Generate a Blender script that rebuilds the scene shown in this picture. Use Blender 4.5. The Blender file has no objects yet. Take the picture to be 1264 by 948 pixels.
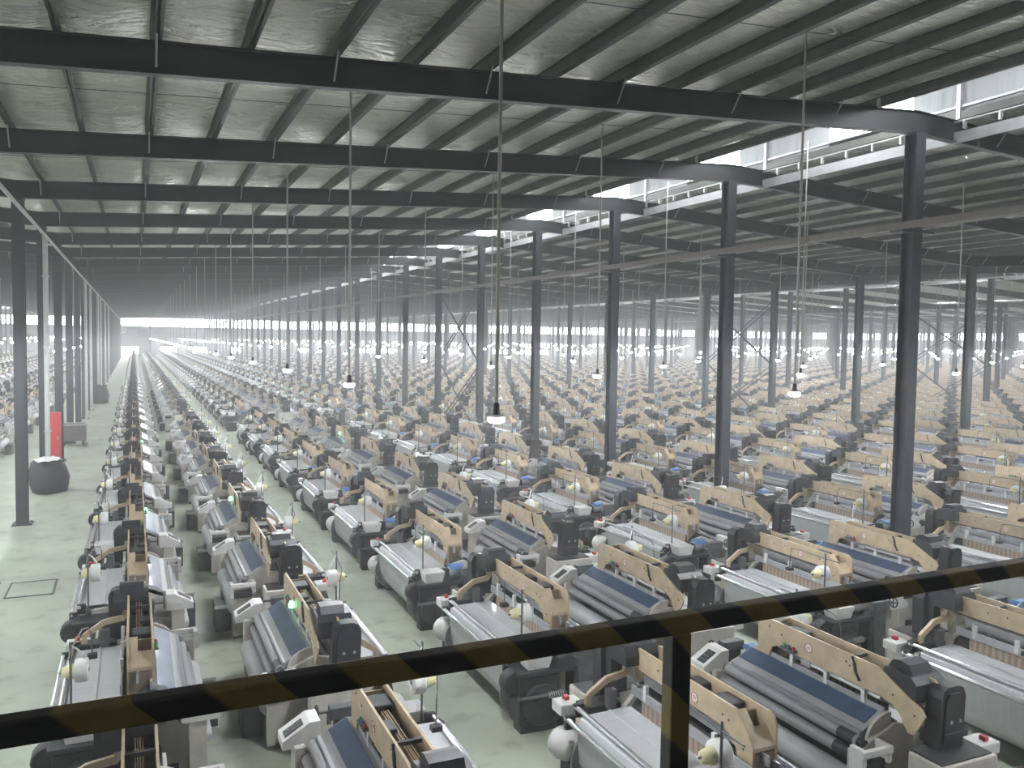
import bpy, bmesh, math, random
import numpy as np
from mathutils import Matrix, Vector
random.seed(7)
rng = np.random.default_rng(7)
S = bpy.context.scene
COL = S.collection
PI = math.pi

# ------------------------------------------------------------------ camera
H = 5.5
F_PX, YAW, PITCH, ROLL = 1040.66, 0.42169, 0.05167, 0.01496
fwd = Vector((math.sin(YAW)*math.cos(PITCH), math.cos(YAW)*math.cos(PITCH), -math.sin(PITCH)))
right = Vector((math.cos(YAW), -math.sin(YAW), 0))
up = right.cross(fwd)
r2 = math.cos(ROLL)*right + math.sin(ROLL)*up
u2 = -math.sin(ROLL)*right + math.cos(ROLL)*up
cam_d = bpy.data.cameras.new('camera')
cam = bpy.data.objects.new('camera', cam_d)
COL.objects.link(cam)
m = Matrix((r2, u2, -fwd)).transposed().to_4x4()
m.translation = (0, 0, H)
cam.matrix_world = m
cam_d.sensor_width = 36
cam_d.lens = F_PX/1264*36
cam_d.clip_start = 0.05
cam_d.clip_end = 2000
S.camera = cam

def in_view(x, y, z, mx=60):
    """(pixel x, depth) of a point, None when outside the frame widened by mx pixels"""
    q = Vector((x, y, z)) - Vector((0, 0, H))
    d = q.dot(fwd)
    if d < .5: return None
    px, py = 632+F_PX*q.dot(r2)/d, 474-F_PX*q.dot(u2)/d
    if -mx < px < 1264+mx and -mx*2 < py < 948+mx*3: return d
    return None

# ------------------------------------------------------------------ materials
MATS = {}
def mat(name, col, rough=.5, metal=0., var=.0, dirt=.0, scale=6., bump=0., spec=.5, coat=0., emit=None):
    m = bpy.data.materials.new(name); m.use_nodes = True
    nt = m.node_tree; b = nt.nodes['Principled BSDF']
    b.inputs['Roughness'].default_value = rough
    b.inputs['Metallic'].default_value = metal
    b.inputs['Specular IOR Level'].default_value = spec
    b.inputs['Coat Weight'].default_value = coat
    b.inputs['Base Color'].default_value = (*col, 1)
    src = None
    if dirt or bump:
        tc = nt.nodes.new('ShaderNodeTexCoord')
        nz = nt.nodes.new('ShaderNodeTexNoise'); nz.inputs['Scale'].default_value = scale
        nz.inputs['Detail'].default_value = 6; nz.inputs['Roughness'].default_value = .65
        nt.links.new(tc.outputs['Object'], nz.inputs['Vector'])
        if dirt:
            rp = nt.nodes.new('ShaderNodeValToRGB')
            rp.color_ramp.elements[0].position = .35; rp.color_ramp.elements[1].position = .68
            rp.color_ramp.elements[0].color = tuple(c*(1-dirt) for c in col)+(1,)
            rp.color_ramp.elements[1].color = tuple(min(1, c*(1+dirt*.35)) for c in col)+(1,)
            nt.links.new(nz.outputs['Fac'], rp.inputs['Fac']); src = rp.outputs['Color']
        if bump:
            bp = nt.nodes.new('ShaderNodeBump'); bp.inputs['Strength'].default_value = bump
            bp.inputs['Distance'].default_value = .02
            nt.links.new(nz.outputs['Fac'], bp.inputs['Height']); nt.links.new(bp.outputs['Normal'], b.inputs['Normal'])
    if var:
        oi = nt.nodes.new('ShaderNodeObjectInfo')
        mr = nt.nodes.new('ShaderNodeMapRange'); mr.inputs['To Min'].default_value = 1-var; mr.inputs['To Max'].default_value = 1+var
        nt.links.new(oi.outputs['Random'], mr.inputs['Value'])
        mx = nt.nodes.new('ShaderNodeMix'); mx.data_type = 'RGBA'; mx.blend_type = 'MULTIPLY'; mx.inputs[0].default_value = 1
        if src: nt.links.new(src, mx.inputs[6])
        else: mx.inputs[6].default_value = (*col, 1)
        nt.links.new(mr.outputs['Result'], mx.inputs[7]); src = mx.outputs[2]
    if src: nt.links.new(src, b.inputs['Base Color'])
    if emit:
        b.inputs['Emission Color'].default_value = (*emit[:3], 1); b.inputs['Emission Strength'].default_value = emit[3]
    MATS[name] = m
    return m

mat('beige_paint', (.54, .425, .285), .45, dirt=.22, var=.08, scale=5)
mat('beige_dark', (.27, .20, .125), .5, dirt=.25, scale=5)
mat('cream_paint', (.62, .58, .53), .5, dirt=.18, var=.08, scale=4)
mat('white_plastic', (.78, .77, .75), .45, dirt=.1, scale=6)
mat('black_plastic', (.028, .030, .034), .42, dirt=.25, var=.2, scale=5)
mat('dark_iron', (.035, .036, .038), .55, dirt=.4, scale=9, bump=.3)
mat('grey_iron', (.11, .115, .12), .5, dirt=.3, scale=8)
mat('chrome', (.78, .8, .82), .22, metal=.9)
mat('roller_grey', (.33, .335, .345), .45, metal=.15, dirt=.12, scale=8)
mat('alu', (.52, .53, .55), .4, metal=.5, dirt=.12, scale=8)
mat('cloth_white', (.64, .65, .66), .5, dirt=.1, scale=3, var=.08)
mat('cloth_cover', (.40, .41, .42), .38, dirt=.12, scale=3, var=.1, coat=.2)
mat('blue_reflection', (.055, .095, .19), .35, dirt=.25, scale=3, var=.2, coat=.3)  # blue reflection of the warp on the cloth cover, painted as colour
mat('yarn_white', (.8, .8, .78), .7, bump=.15, scale=40)
mat('yarn_yellow', (.72, .68, .40), .6)
mat('blue_cap', (.09, .21, .48), .4)
mat('gold_rod', (.34, .24, .12), .4, metal=.2, dirt=.25, scale=10)
mat('red_paint', (.5, .03, .035), .4)
mat('green_lit', (.1, .8, .3), .4, emit=(.15, 1, .4, 6))
mat('green_cap', (.05, .35, .12), .3)
mat('rail_black', (.016, .016, .015), .45, dirt=.2, scale=20)
mat('column_steel', (.040, .046, .055), .5, dirt=.25, var=.1, scale=3)
mat('rafter_steel', (.012, .0135, .015), .5, dirt=.25, scale=2)
mat('purlin_steel', (.062, .066, .054), .5, metal=.2, dirt=.25, scale=3)
mat('galvanised', (.5, .5, .5), .45, metal=.3, dirt=.15, scale=5)
mat('tray_brown', (.16, .135, .125), .55, dirt=.2, scale=4)
mat('pipe_grey', (.52, .53, .50), .45, dirt=.1, scale=4)
mat('conduit', (.36, .35, .32), .5, metal=.2)
mat('lamp_white', (.75, .75, .74), .4)
mat('lamp_bulb', (1, 1, 1), .4, emit=(.93, .97, 1, 830))
mat('wall_paint', (.36, .36, .37), .7, dirt=.1, scale=.4)
mat('monitor_inner', (.6, .6, .6), .6)
mat('eave_steel', (.3, .3, .3), .6, dirt=.15, scale=4)
mat('sack', (.03, .034, .034), .5, bump=.8, scale=7)
mat('crate_grey', (.15, .15, .14), .6, dirt=.3, scale=8)

# warp sheet: fine threads along x (they run from the harness to the back rest), slightly glossy
def warp_material():
    m = mat('warp_threads', (.60, .62, .635), .34, coat=.25)
    nt = m.node_tree; b = nt.nodes['Principled BSDF']
    tc = nt.nodes.new('ShaderNodeTexCoord'); mp = nt.nodes.new('ShaderNodeMapping'); mp.inputs['Scale'].default_value = (.25, 9, .25)
    nz = nt.nodes.new('ShaderNodeTexNoise'); nz.inputs['Scale'].default_value = 3; nz.inputs['Detail'].default_value = 5
    rp = nt.nodes.new('ShaderNodeValToRGB')
    rp.color_ramp.elements[0].position = .3; rp.color_ramp.elements[1].position = .7
    rp.color_ramp.elements[0].color = (.56, .58, .595, 1); rp.color_ramp.elements[1].color = (.65, .665, .68, 1)
    nt.links.new(tc.outputs['Object'], mp.inputs['Vector']); nt.links.new(mp.outputs['Vector'], nz.inputs['Vector'])
    nt.links.new(nz.outputs['Fac'], rp.inputs['Fac']); nt.links.new(rp.outputs['Color'], b.inputs['Base Color'])
warp_material()
# harness wires: brown comb of vertical threads
def comb_material():
    m = mat('harness_wires', (.3, .2, .14), .6)
    nt = m.node_tree; b = nt.nodes['Principled BSDF']
    tc = nt.nodes.new('ShaderNodeTexCoord'); wv = nt.nodes.new('ShaderNodeTexWave')
    wv.bands_direction = 'Y'; wv.inputs['Scale'].default_value = 3.2; wv.inputs['Distortion'].default_value = 1.2; wv.inputs['Detail'].default_value = 3
    rp = nt.nodes.new('ShaderNodeValToRGB')
    rp.color_ramp.elements[0].color = (.26, .185, .135, 1); rp.color_ramp.elements[1].color = (.40, .33, .27, 1)
    nt.links.new(tc.outputs['Object'], wv.inputs['Vector']); nt.links.new(wv.outputs['Fac'], rp.inputs['Fac']); nt.links.new(rp.outputs['Color'], b.inputs['Base Color'])
comb_material()
# hazard stripes painted round the hand rail (diagonal, real paint)
def hazard_material():
    m = mat('hazard_paint', (.2, .15, .04), .5)
    nt = m.node_tree; b = nt.nodes['Principled BSDF']
    tc = nt.nodes.new('ShaderNodeTexCoord'); mp = nt.nodes.new('ShaderNodeMapping')
    sx = nt.nodes.new('ShaderNodeSeparateXYZ')
    ad = nt.nodes.new('ShaderNodeMath'); ad.operation = 'ADD'
    mu = nt.nodes.new('ShaderNodeMath'); mu.operation = 'MULTIPLY'; mu.inputs[1].default_value = 1/.205
    fr = nt.nodes.new('ShaderNodeMath'); fr.operation = 'FRACT'
    rp = nt.nodes.new('ShaderNodeValToRGB')
    rp.color_ramp.elements[0].color = (.045, .043, .038, 1); rp.color_ramp.elements[1].color = (.27, .185, .05, 1)
    rp.color_ramp.elements[0].position = .47; rp.color_ramp.elements[1].position = .53
    nz = nt.nodes.new('ShaderNodeTexNoise'); nz.inputs['Scale'].default_value = 14
    mx = nt.nodes.new('ShaderNodeMix'); mx.data_type = 'RGBA'; mx.blend_type = 'MULTIPLY'; mx.inputs[0].default_value = .6
    nt.links.new(tc.outputs['Object'], sx.inputs[0])
    nt.links.new(sx.outputs['X'], ad.inputs[0]); nt.links.new(sx.outputs['Z'], ad.inputs[1])
    nt.links.new(ad.outputs[0], mu.inputs[0]); nt.links.new(mu.outputs[0], fr.inputs[0]); nt.links.new(fr.outputs[0], rp.inputs['Fac'])
    nt.links.new(tc.outputs['Object'], nz.inputs['Vector'])
    nt.links.new(rp.outputs['Color'], mx.inputs[6]); nt.links.new(nz.outputs['Fac'], mx.inputs[7]); nt.links.new(mx.outputs[2], b.inputs['Base Color'])
hazard_material()
def floor_material():
    m = mat('floor_paint', (.33, .40, .345), .38, spec=.4)
    nt = m.node_tree; b = nt.nodes['Principled BSDF']
    tc = nt.nodes.new('ShaderNodeTexCoord')
    n1 = nt.nodes.new('ShaderNodeTexNoise'); n1.inputs['Scale'].default_value = .55; n1.inputs['Detail'].default_value = 8; n1.inputs['Roughness'].default_value = .6
    r1 = nt.nodes.new('ShaderNodeValToRGB'); r1.color_ramp.elements[0].position = .32; r1.color_ramp.elements[1].position = .66
    r1.color_ramp.elements[0].color = (.385, .42, .335, 1); r1.color_ramp.elements[1].color = (.52, .575, .465, 1)
    n2 = nt.nodes.new('ShaderNodeTexNoise'); n2.inputs['Scale'].default_value = 2.2; n2.inputs['Detail'].default_value = 6
    r2_ = nt.nodes.new('ShaderNodeValToRGB'); r2_.color_ramp.elements[0].position = .26; r2_.color_ramp.elements[1].position = .44
    r2_.color_ramp.elements[0].color = (.6, .6, .58, 1); r2_.color_ramp.elements[1].color = (1, 1, 1, 1)
    mx = nt.nodes.new('ShaderNodeMix'); mx.data_type = 'RGBA'; mx.blend_type = 'MULTIPLY'; mx.inputs[0].default_value = .7
    rr = nt.nodes.new('ShaderNodeMapRange'); rr.inputs['To Min'].default_value = .3; rr.inputs['To Max'].default_value = .75
    for n in (n1, n2): nt.links.new(tc.outputs['Object'], n.inputs['Vector'])
    nt.links.new(n1.outputs['Fac'], r1.inputs['Fac']); nt.links.new(n2.outputs['Fac'], r2_.inputs['Fac'])
    nt.links.new(r1.outputs['Color'], mx.inputs[6]); nt.links.new(r2_.outputs['Color'], mx.inputs[7]); nt.links.new(mx.outputs[2], b.inputs['Base Color'])
    nt.links.new(n1.outputs['Fac'], rr.inputs['Value']); nt.links.new(rr.outputs['Result'], b.inputs['Roughness'])
floor_material()
def foil_material():
    m = mat('foil_insulation', (.60, .60, .53), .33, metal=.85)
    nt = m.node_tree; b = nt.nodes['Principled BSDF']
    tc = nt.nodes.new('ShaderNodeTexCoord')
    mp = nt.nodes.new('ShaderNodeMapping'); mp.inputs['Scale'].default_value = (.9, 2.6, 1); mp.inputs['Rotation'].default_value = (0, 0, .2)
    n1 = nt.nodes.new('ShaderNodeTexNoise'); n1.inputs['Scale'].default_value = 1.0; n1.inputs['Detail'].default_value = 4; n1.inputs['Roughness'].default_value = .5; n1.inputs['Distortion'].default_value = 1.6
    sb = nt.nodes.new('ShaderNodeMath'); sb.operation = 'SUBTRACT'; sb.inputs[1].default_value = .5
    ab = nt.nodes.new('ShaderNodeMath'); ab.operation = 'ABSOLUTE'       # sharp creases where the noise crosses its mean
    bp = nt.nodes.new('ShaderNodeBump'); bp.inputs['Strength'].default_value = 1.0; bp.inputs['Distance'].default_value = .75
    nt.links.new(tc.outputs['Object'], mp.inputs['Vector']); nt.links.new(mp.outputs['Vector'], n1.inputs['Vector'])
    nt.links.new(n1.outputs['Fac'], sb.inputs[0]); nt.links.new(sb.outputs[0], ab.inputs[0])
    nt.links.new(ab.outputs[0], bp.inputs['Height']); nt.links.new(bp.outputs['Normal'], b.inputs['Normal'])
foil_material()
def sheet_material(name, col, trans):
    """pale translucent roof-light sheet: daylight soaks through it"""
    m = bpy.data.materials.new(name); m.use_nodes = True; nt = m.node_tree
    nt.nodes.remove(nt.nodes['Principled BSDF'])
    d = nt.nodes.new('ShaderNodeBsdfDiffuse'); d.inputs['Color'].default_value = (*col, 1)
    t = nt.nodes.new('ShaderNodeBsdfTranslucent'); t.inputs['Color'].default_value = (*col, 1)
    mx = nt.nodes.new('ShaderNodeMixShader'); mx.inputs[0].default_value = trans
    nt.links.new(d.outputs[0], mx.inputs[1]); nt.links.new(t.outputs[0], mx.inputs[2])
    nt.links.new(mx.outputs[0], nt.nodes['Material Output'].inputs['Surface'])
    MATS[name] = m
sheet_material('rooflight_sheet', (.27, .28, .28), .03)
def glass_material():
    m = bpy.data.materials.new('window_glass'); m.use_nodes = True; nt = m.node_tree
    nt.nodes.remove(nt.nodes['Principled BSDF'])
    t = nt.nodes.new('ShaderNodeBsdfTransparent'); t.inputs['Color'].default_value = (.93, .95, .96, 1)
    g = nt.nodes.new('ShaderNodeBsdfGlossy'); g.inputs['Roughness'].default_value = .05
    mx = nt.nodes.new('ShaderNodeMixShader'); mx.inputs[0].default_value = .06
    nt.links.new(t.outputs[0], mx.inputs[1]); nt.links.new(g.outputs[0], mx.inputs[2])
    nt.links.new(mx.outputs[0], nt.nodes['Material Output'].inputs['Surface'])
    MATS['window_glass'] = m
glass_material()

# ------------------------------------------------------------------ mesh builder
class MB:
    def __init__(s): s.v = []; s.f = []; s.m = []; s.s = []
    def add(s, vs, fs, mt, smooth=False):
        o = len(s.v); s.v += [tuple(p) for p in vs]
        for f in fs: s.f.append(tuple(i+o for i in f)); s.m.append(mt); s.s.append(smooth)
        return s
    def box(s, x0, x1, y0, y1, z0, z1, mt, bev=0.):
        if bev:
            bm = bmesh.new(); bmesh.ops.create_cube(bm, size=1)
            for v in bm.verts: v.co = Vector(((x0+x1)/2+v.co.x*(x1-x0), (y0+y1)/2+v.co.y*(y1-y0), (z0+z1)/2+v.co.z*(z1-z0)))
            bmesh.ops.bevel(bm, geom=list(bm.edges), offset=bev, segments=2, affect='EDGES', profile=.6)
            bm.verts.index_update()
            s.add([v.co[:] for v in bm.verts], [[v.index for v in f.verts] for f in bm.faces], mt); bm.free(); return s
        vs = [(x, y, z) for x in (x0, x1) for y in (y0, y1) for z in (z0, z1)]
        return s.add(vs, [(0, 1, 3, 2), (4, 6, 7, 5), (0, 4, 5, 1), (2, 3, 7, 6), (0, 2, 6, 4), (1, 5, 7, 3)], mt)
    def tube(s, pts, r, mt, n=10, cap=True, r1=None):
        pts = [Vector(p) for p in pts]; rings = []; k = len(pts)
        for i, p in enumerate(pts):
            t = (pts[min(i+1, k-1)]-pts[max(i-1, 0)]).normalized()
            a = Vector((0, 0, 1)) if abs(t.z) < .9 else Vector((1, 0, 0))
            e1 = t.cross(a).normalized(); e2 = t.cross(e1)
            rr = r if r1 is None else r+(r1-r)*i/(k-1)
            rings.append([p+rr*(math.cos(2*PI*j/n)*e1+math.sin(2*PI*j/n)*e2) for j in range(n)])
        vs = [v for R in rings for v in R]
        s.add(vs, [(i*n+j, i*n+(j+1) % n, (i+1)*n+(j+1) % n, (i+1)*n+j) for i in range(k-1) for j in range(n)], mt, True)
        if cap:
            s.add(rings[0], [tuple(range(n-1, -1, -1))], mt); s.add(rings[-1], [tuple(range(n))], mt)
        return s
    def prism(s, poly, axis, a, b, mt):
        """poly: 2-D outline; axis 'x': (y,z), 'y': (x,z), 'z': (x,y); extruded from a to b"""
        def P(p, t): return {'x': (t, p[0], p[1]), 'y': (p[0], t, p[1]), 'z': (p[0], p[1], t)}[axis]
        n = len(poly); lo = [P(p, a) for p in poly]; hi = [P(p, b) for p in poly]
        s.add(lo, [tuple(range(n-1, -1, -1))], mt); s.add(hi, [tuple(range(n))], mt)
        return s.add(lo+hi, [(i, (i+1) % n, n+(i+1) % n, n+i) for i in range(n)], mt)
    def lathe(s, prof, c, axis, mt, n=16):
        """prof: (radius, along-axis); closed with flat ends"""
        def P(r, t, j):
            a = 2*PI*j/n; p, q = r*math.cos(a), r*math.sin(a)
            v = {'x': (t, p, q), 'y': (p, t, q), 'z': (p, q, t)}[axis]
            return (v[0]+c[0], v[1]+c[1], v[2]+c[2])
        k = len(prof); vs = [P(r, t, j) for r, t in prof for j in range(n)]
        s.add(vs, [(i*n+j, i*n+(j+1) % n, (i+1)*n+(j+1) % n, (i+1)*n+j) for i in range(k-1) for j in range(n)], mt, True)
        s.add([P(*prof[0], j) for j in range(n)], [tuple(range(n))], mt)
        s.add([P(*prof[-1], j) for j in range(n)], [tuple(range(n))], mt)
        return s
    def ring(s, c, axis, R, r, mt, n=20, k=8):
        vs = []
        for i in range(n):
            a = 2*PI*i/n
            for j in range(k):
                b = 2*PI*j/k; q = R+r*math.cos(b); w = r*math.sin(b); p1, p2 = q*math.cos(a), q*math.sin(a)
                v = {'x': (w, p1, p2), 'y': (p1, w, p2), 'z': (p1, p2, w)}[axis]; vs.append((v[0]+c[0], v[1]+c[1], v[2]+c[2]))
        return s.add(vs, [(i*k+j, i*k+(j+1) % k, ((i+1) % n)*k+(j+1) % k, ((i+1) % n)*k+j) for i in range(n) for j in range(k)], mt, True)
    def merge(s, o):
        k = len(s.v); s.v += o.v; s.f += [tuple(i+k for i in f) for f in o.f]; s.m += o.m; s.s += o.s; return s
    def mesh(s, name):
        me = bpy.data.meshes.new(name); me.from_pydata(s.v, [], s.f)
        names = list(dict.fromkeys(s.m))
        for nm in names: me.materials.append(MATS[nm])
        ix = {nm: i for i, nm in enumerate(names)}
        me.polygons.foreach_set('material_index', [ix[x] for x in s.m])
        me.polygons.foreach_set('use_smooth', s.s)
        bm = bmesh.new(); bm.from_mesh(me); bmesh.ops.recalc_face_normals(bm, faces=bm.faces); bm.to_mesh(me); bm.free()
        me.update(); return me
    def build(s, name, parent=None, loc=None, **props):
        o = bpy.data.objects.new(name, s.mesh(name)); COL.objects.link(o)
        if parent: o.parent = parent
        if loc: o.location = loc
        for k, v in props.items(): o[k] = v
        return o

def empty(name, loc=(0, 0, 0), rz=0., **props):
    o = bpy.data.objects.new(name, None); COL.objects.link(o); o.location = loc; o.rotation_euler = (0, 0, rz)
    o.empty_display_size = .2
    for k, v in props.items(): o[k] = v
    return o
def copy_tree(root, kids):
    """a copy of a thing with copies of its parts and sub-parts; kids: [(part, [sub-parts])]"""
    r = root.copy(); COL.objects.link(r)
    for p, subs in kids:
        c = p.copy(); COL.objects.link(c); c.parent = r
        for q in subs:
            d = q.copy(); COL.objects.link(d); d.parent = c
    return r
def kids_of(root):
    return [(p, [q for q in p.children]) for p in root.children]
def structure(name, mb, **props):
    o = mb.build(name); o['kind'] = 'structure'
    for k, v in props.items(): o[k] = v
    return o

_ONES = ['', 'first', 'second', 'third', 'fourth', 'fifth', 'sixth', 'seventh', 'eighth', 'ninth', 'tenth', 'eleventh', 'twelfth', 'thirteenth',
         'fourteenth', 'fifteenth', 'sixteenth', 'seventeenth', 'eighteenth', 'nineteenth']
_TENS = ['', '', 'twent', 'thirt', 'fort', 'fift', 'sixt']
def ordinal(n):
    if n < 20: return _ONES[n]
    t, o = divmod(n, 10)
    return _TENS[t]+('ieth' if o == 0 else 'y-'+_ONES[o])

# ------------------------------------------------------------------ the loom (local: front = -x, driven end = -y, origin on the floor under the arch)
C0, C1 = -.78, 1.50            # width of the cloth along y
def loom_parts(q):
    """{part: (MB, {sub-part: MB})}; q = segments of round things"""
    P = {}
    def part(name): mb = MB(); P.setdefault(name, []).append((mb, {})); return mb
    def sub(name, sname): mb = MB(); P[name][-1][1].setdefault(sname, []).append(mb); return mb
    # two cast side frames
    prof = [(-.66, .02), (-.48, .02), (-.44, .3), (.36, .3), (.42, .02), (.70, .02), (.80, .5), (.92, .84), (.90, .95), (.66, .97), (.26, 1.0), (.14, 1.12), (-.10, 1.18), (-.47, 1.03), (-.62, .94), (-.69, .80), (-.69, .3)]
    for y in (1.54, -.90):
        mb = part('side_frame'); mb.prism(prof, 'y', y, y+.075, 'cream_paint')
        mb.box(-.74, -.62, y-.01, y+.085, .03, .98, 'cream_paint', .012)
        mb.box(-.72, -.44, y-.03, y+.105, 0, .04, 'grey_iron'); mb.box(.38, .76, y-.03, y+.105, 0, .04, 'grey_iron')
    # low base girders and the dark beating-up mechanism between the frames
    mb = part('base_girder'); mb.box(-.42, -.28, -.83, 1.54, .12, .34, 'dark_iron', .01); mb.box(.30, .40, -.83, 1.54, .12, .30, 'dark_iron', .01)
    mb = part('beat_up_housing'); mb.prism([(-.30, .36), (.20, .36), (.24, .92), (.10, 1.1), (-.08, 1.22), (-.30, 1.02)], 'y', -.82, 1.54, 'dark_iron')
    # arch: two tall plates with a bundle of lifting rods between them
    fp = [(1.38, 1.0), (1.38, 1.66), (1.34, 1.73), (1.27, 1.765), (-.70, 1.765), (-.92, 1.66), (-1.28, 1.50), (-1.33, 1.44), (-1.30, 1.36), (-1.20, 1.18), (-1.12, 1.17), (-1.06, 1.24), (-1.00, 1.34), (-.90, 1.41), (-.70, 1.44), (1.00, 1.44), (1.10, 1.40), (1.15, 1.28), (1.15, 1.0)]
    mb = part('arch_plate'); mb.prism(fp, 'x', -.155, -.13, 'beige_paint')
    for yy, zz in ((1.16, 1.66), (.92, 1.62), (-.2, 1.66), (-.26, 1.63), (-.9, 1.52), (-1.2, 1.40)): mb.lathe([(.013, -.16), (.013, -.155)], (0, yy, zz), 'x', 'black_plastic', 8)
    mb.tube([(-.168, -.30, 1.76), (-.172, -.34, 1.68), (-.17, -.36, 1.58), (-.165, -.42, 1.50)], .018, 'black_plastic', 6)
    def badge(mb, x, s):
        mb.lathe([(.06, 0), (.06, s*.006)], (x, .42, 1.61), 'x', 'white_plastic', 20)
        mb.ring((x+s*.006, .42, 1.61), 'x', .055, .0042, 'red_paint', 20, 6)
        for k, (a, b, c, d) in enumerate(((-.026, -.021, -.022, .022), (-.003, .002, -.022, .022), (.021, .026, -.022, .022), (-.014, .0, .016, .021), (.006, .02, -.004, .001))):
            xx = sorted((x+s*.006, x+s*.0085)); mb.box(xx[0], xx[1], .42+a, .42+b, 1.61+c, 1.61+d, 'red_paint')
    badge(sub('arch_plate', 'round_badge'), -.155, -1)
    bpf = [(1.38, .98), (1.38, 1.46), (1.30, 1.58), (1.10, 1.765), (-1.20, 1.765), (-1.24, 1.74), (-1.26, 1.50), (-1.16, 1.42), (-1.06, 1.44), (-.96, 1.47), (-.80, 1.50), (.84, 1.50), (1.02, 1.46), (1.12, 1.36), (1.16, 1.22), (1.16, .98)]
    mb = part('arch_plate'); mb.prism(bpf, 'x', .13, .155, 'beige_paint')
    for yy, zz in ((-1.0, 1.66), (-.3, 1.64), (.0, 1.66), (.9, 1.62), (1.0, 1.60), (1.24, 1.4)): mb.lathe([(.013, .155), (.013, .16)], (0, yy, zz), 'x', 'black_plastic', 8)
    badge(sub('arch_plate', 'round_badge'), .155, 1)
    mb = part('arch_end_box'); mb.box(-.13, .13, 1.355, 1.378, 1.0, 1.40, 'beige_dark'); mb.prism([(1.365, 1.40), (1.38, 1.42), (1.38, 1.46), (1.24, 1.615), (1.22, 1.605), (1.36, 1.45)], 'x', -.13, .13, 'beige_paint'); mb.prism([(1.24, 1.595), (1.24, 1.615), (1.11, 1.755), (1.09, 1.745)], 'x', .03, .13, 'beige_paint'); mb.box(-.13, .13, 1.05, 1.08, 1.44, 1.70, 'beige_dark'); mb.box(-.13, .13, 1.17, 1.19, .99, 1.40, 'beige_dark')
    mb = part('lifting_rods')
    for k in range(4): mb.box(-.03+k*.022, -.018+k*.022, -1.0, 1.04, 1.60+.008*(k % 2), 1.66+.008*(k % 2), 'gold_rod')
    mb.box(-.128, .128, -1.1, 1.04, 1.47, 1.57, 'dark_iron')
    mb.box(-.128, .128, -.26, -.22, 1.70, 1.74, 'dark_iron'); mb.box(-.128, .10, .62, .92, 1.62, 1.72, 'dark_iron', .02); mb.box(-.128, .0, .1, .34, 1.60, 1.70, 'black_plastic', .02)
    for yy in (-.85, -.45, .15, .8): mb.lathe([(.05, -.1), (.05, .1)], (0, yy, 1.55), 'x', 'dark_iron', q)
    # heald frames: pale beams with white clips
    for x, z, clips in ((-.115, 1.19, (-.45, .15, .75, 1.25)), (.035, 1.30, ()), (.215, 1.20, (-.45, .2, .85))):
        mb = part('heald_frame'); mb.box(x-.014, x+.014, C0+.03, C1-.02, z, z+.115, 'alu', .006)
        for yy in clips: mb.box(x-.024, x+.024, yy-.03, yy+.03, z+.02, z+.21, 'white_plastic', .008)
    mb = part('harness'); mb.box(.205, .215, C0+.25, C1-.12, 1.0, 1.25, 'harness_wires')
    mb = part('white_tube'); mb.tube([(-.06, -.66, 1.37), (-.06, .45, 1.37)], .03, 'white_plastic', q); mb.box(-.10, -.03, .45, .62, 1.32, 1.40, 'alu', .01)
    # warp sheet from the harness over the back rest down to the warp beam
    arc = [(.215, 1.03), (.845, 1.02), (.885, 1.012), (.915, .985), (.93, .94), (.955, .88), (.955, .80), (.925, .45)]
    th = [(x+.0, z-.012) for x, z in arc]
    mb = part('warp_sheet')
    n = len(arc)
    off = []
    for i, (x, z) in enumerate(arc):
        a, b = arc[max(i-1, 0)], arc[min(i+1, n-1)]; tx, tz = b[0]-a[0], b[1]-a[1]; L = math.hypot(tx, tz); off.append((x+tz/L*.010, z-tx/L*.010))
    for i in range(n-1):
        mb.prism([arc[i], arc[i+1], off[i+1], off[i]], 'y', C0, C1, 'warp_threads')
    mb.box(.50, .53, C0, C1, 1.026, 1.036, 'cloth_white')
    for (x, z, r) in ((.872, 1.045, .032), (.99, .915, .034)):
        mb = part('back_rest_bar'); mb.tube([(x, -1.02, z), (x, 1.66, z)], r, 'chrome', q)
        for yy in (-1.0, 1.58): mb.box(x-.10, x+.03, yy, yy+.06, z-.12, z+.045, 'dark_iron', .01)
    mb = part('warp_beam'); mb.lathe([(.07, -.98), (.07, C0), (.30, C0+.01), (.30, C1-.01), (.07, C1), (.07, 1.62)], (.625, 0, .46), 'y', 'cloth_white', max(q, 20))
    for yy in (C0-.03, C1):
        s_ = sub('warp_beam', 'flange'); s_.lathe([(.10, 0), (.40, 0), (.40, .03), (.10, .03)], (.625, yy, .46), 'y', 'grey_iron', max(q, 24)); s_.ring((.625, yy+.015, .46), 'y', .395, .014, 'alu', max(q, 24), 5)
    # cloth side: sloping cover with the warp's blue reflection as a painted band, rollers, cloth roll
    mb = part('cloth_cover'); mb.prism([(-.12, 1.25), (-.12, 1.22), (-.18, 1.20), (-.46, 1.085), (-.475, 1.105), (-.19, 1.26)], 'y', C0, C1, 'cloth_cover')
    s_ = sub('cloth_cover', 'blue_band')
    def on(t, h): return (-.19+t*(-.285)-.478*h, 1.26+t*(-.155)+.878*h)
    s_.prism([on(-.02, .001), on(-.02, .005), on(.70, .005), on(.70, .001)], 'y', C0+.06, C1-.02, 'blue_reflection')
    s_ = sub('cloth_cover', 'end_cheek')
    qc = [(-.10, 1.0)]+[(-.10-.36*math.sin(a), 1.0+.29*math.cos(a)) for a in [PI/2*i/8 for i in range(9)]]
    s_.prism(qc, 'y', C0-.06, C0-.02, 'cream_paint')
    mb = part('breast_beam'); mb.box(-.52, -.40, C0, C1, 1.02, 1.105, 'roller_grey', .012)
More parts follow.
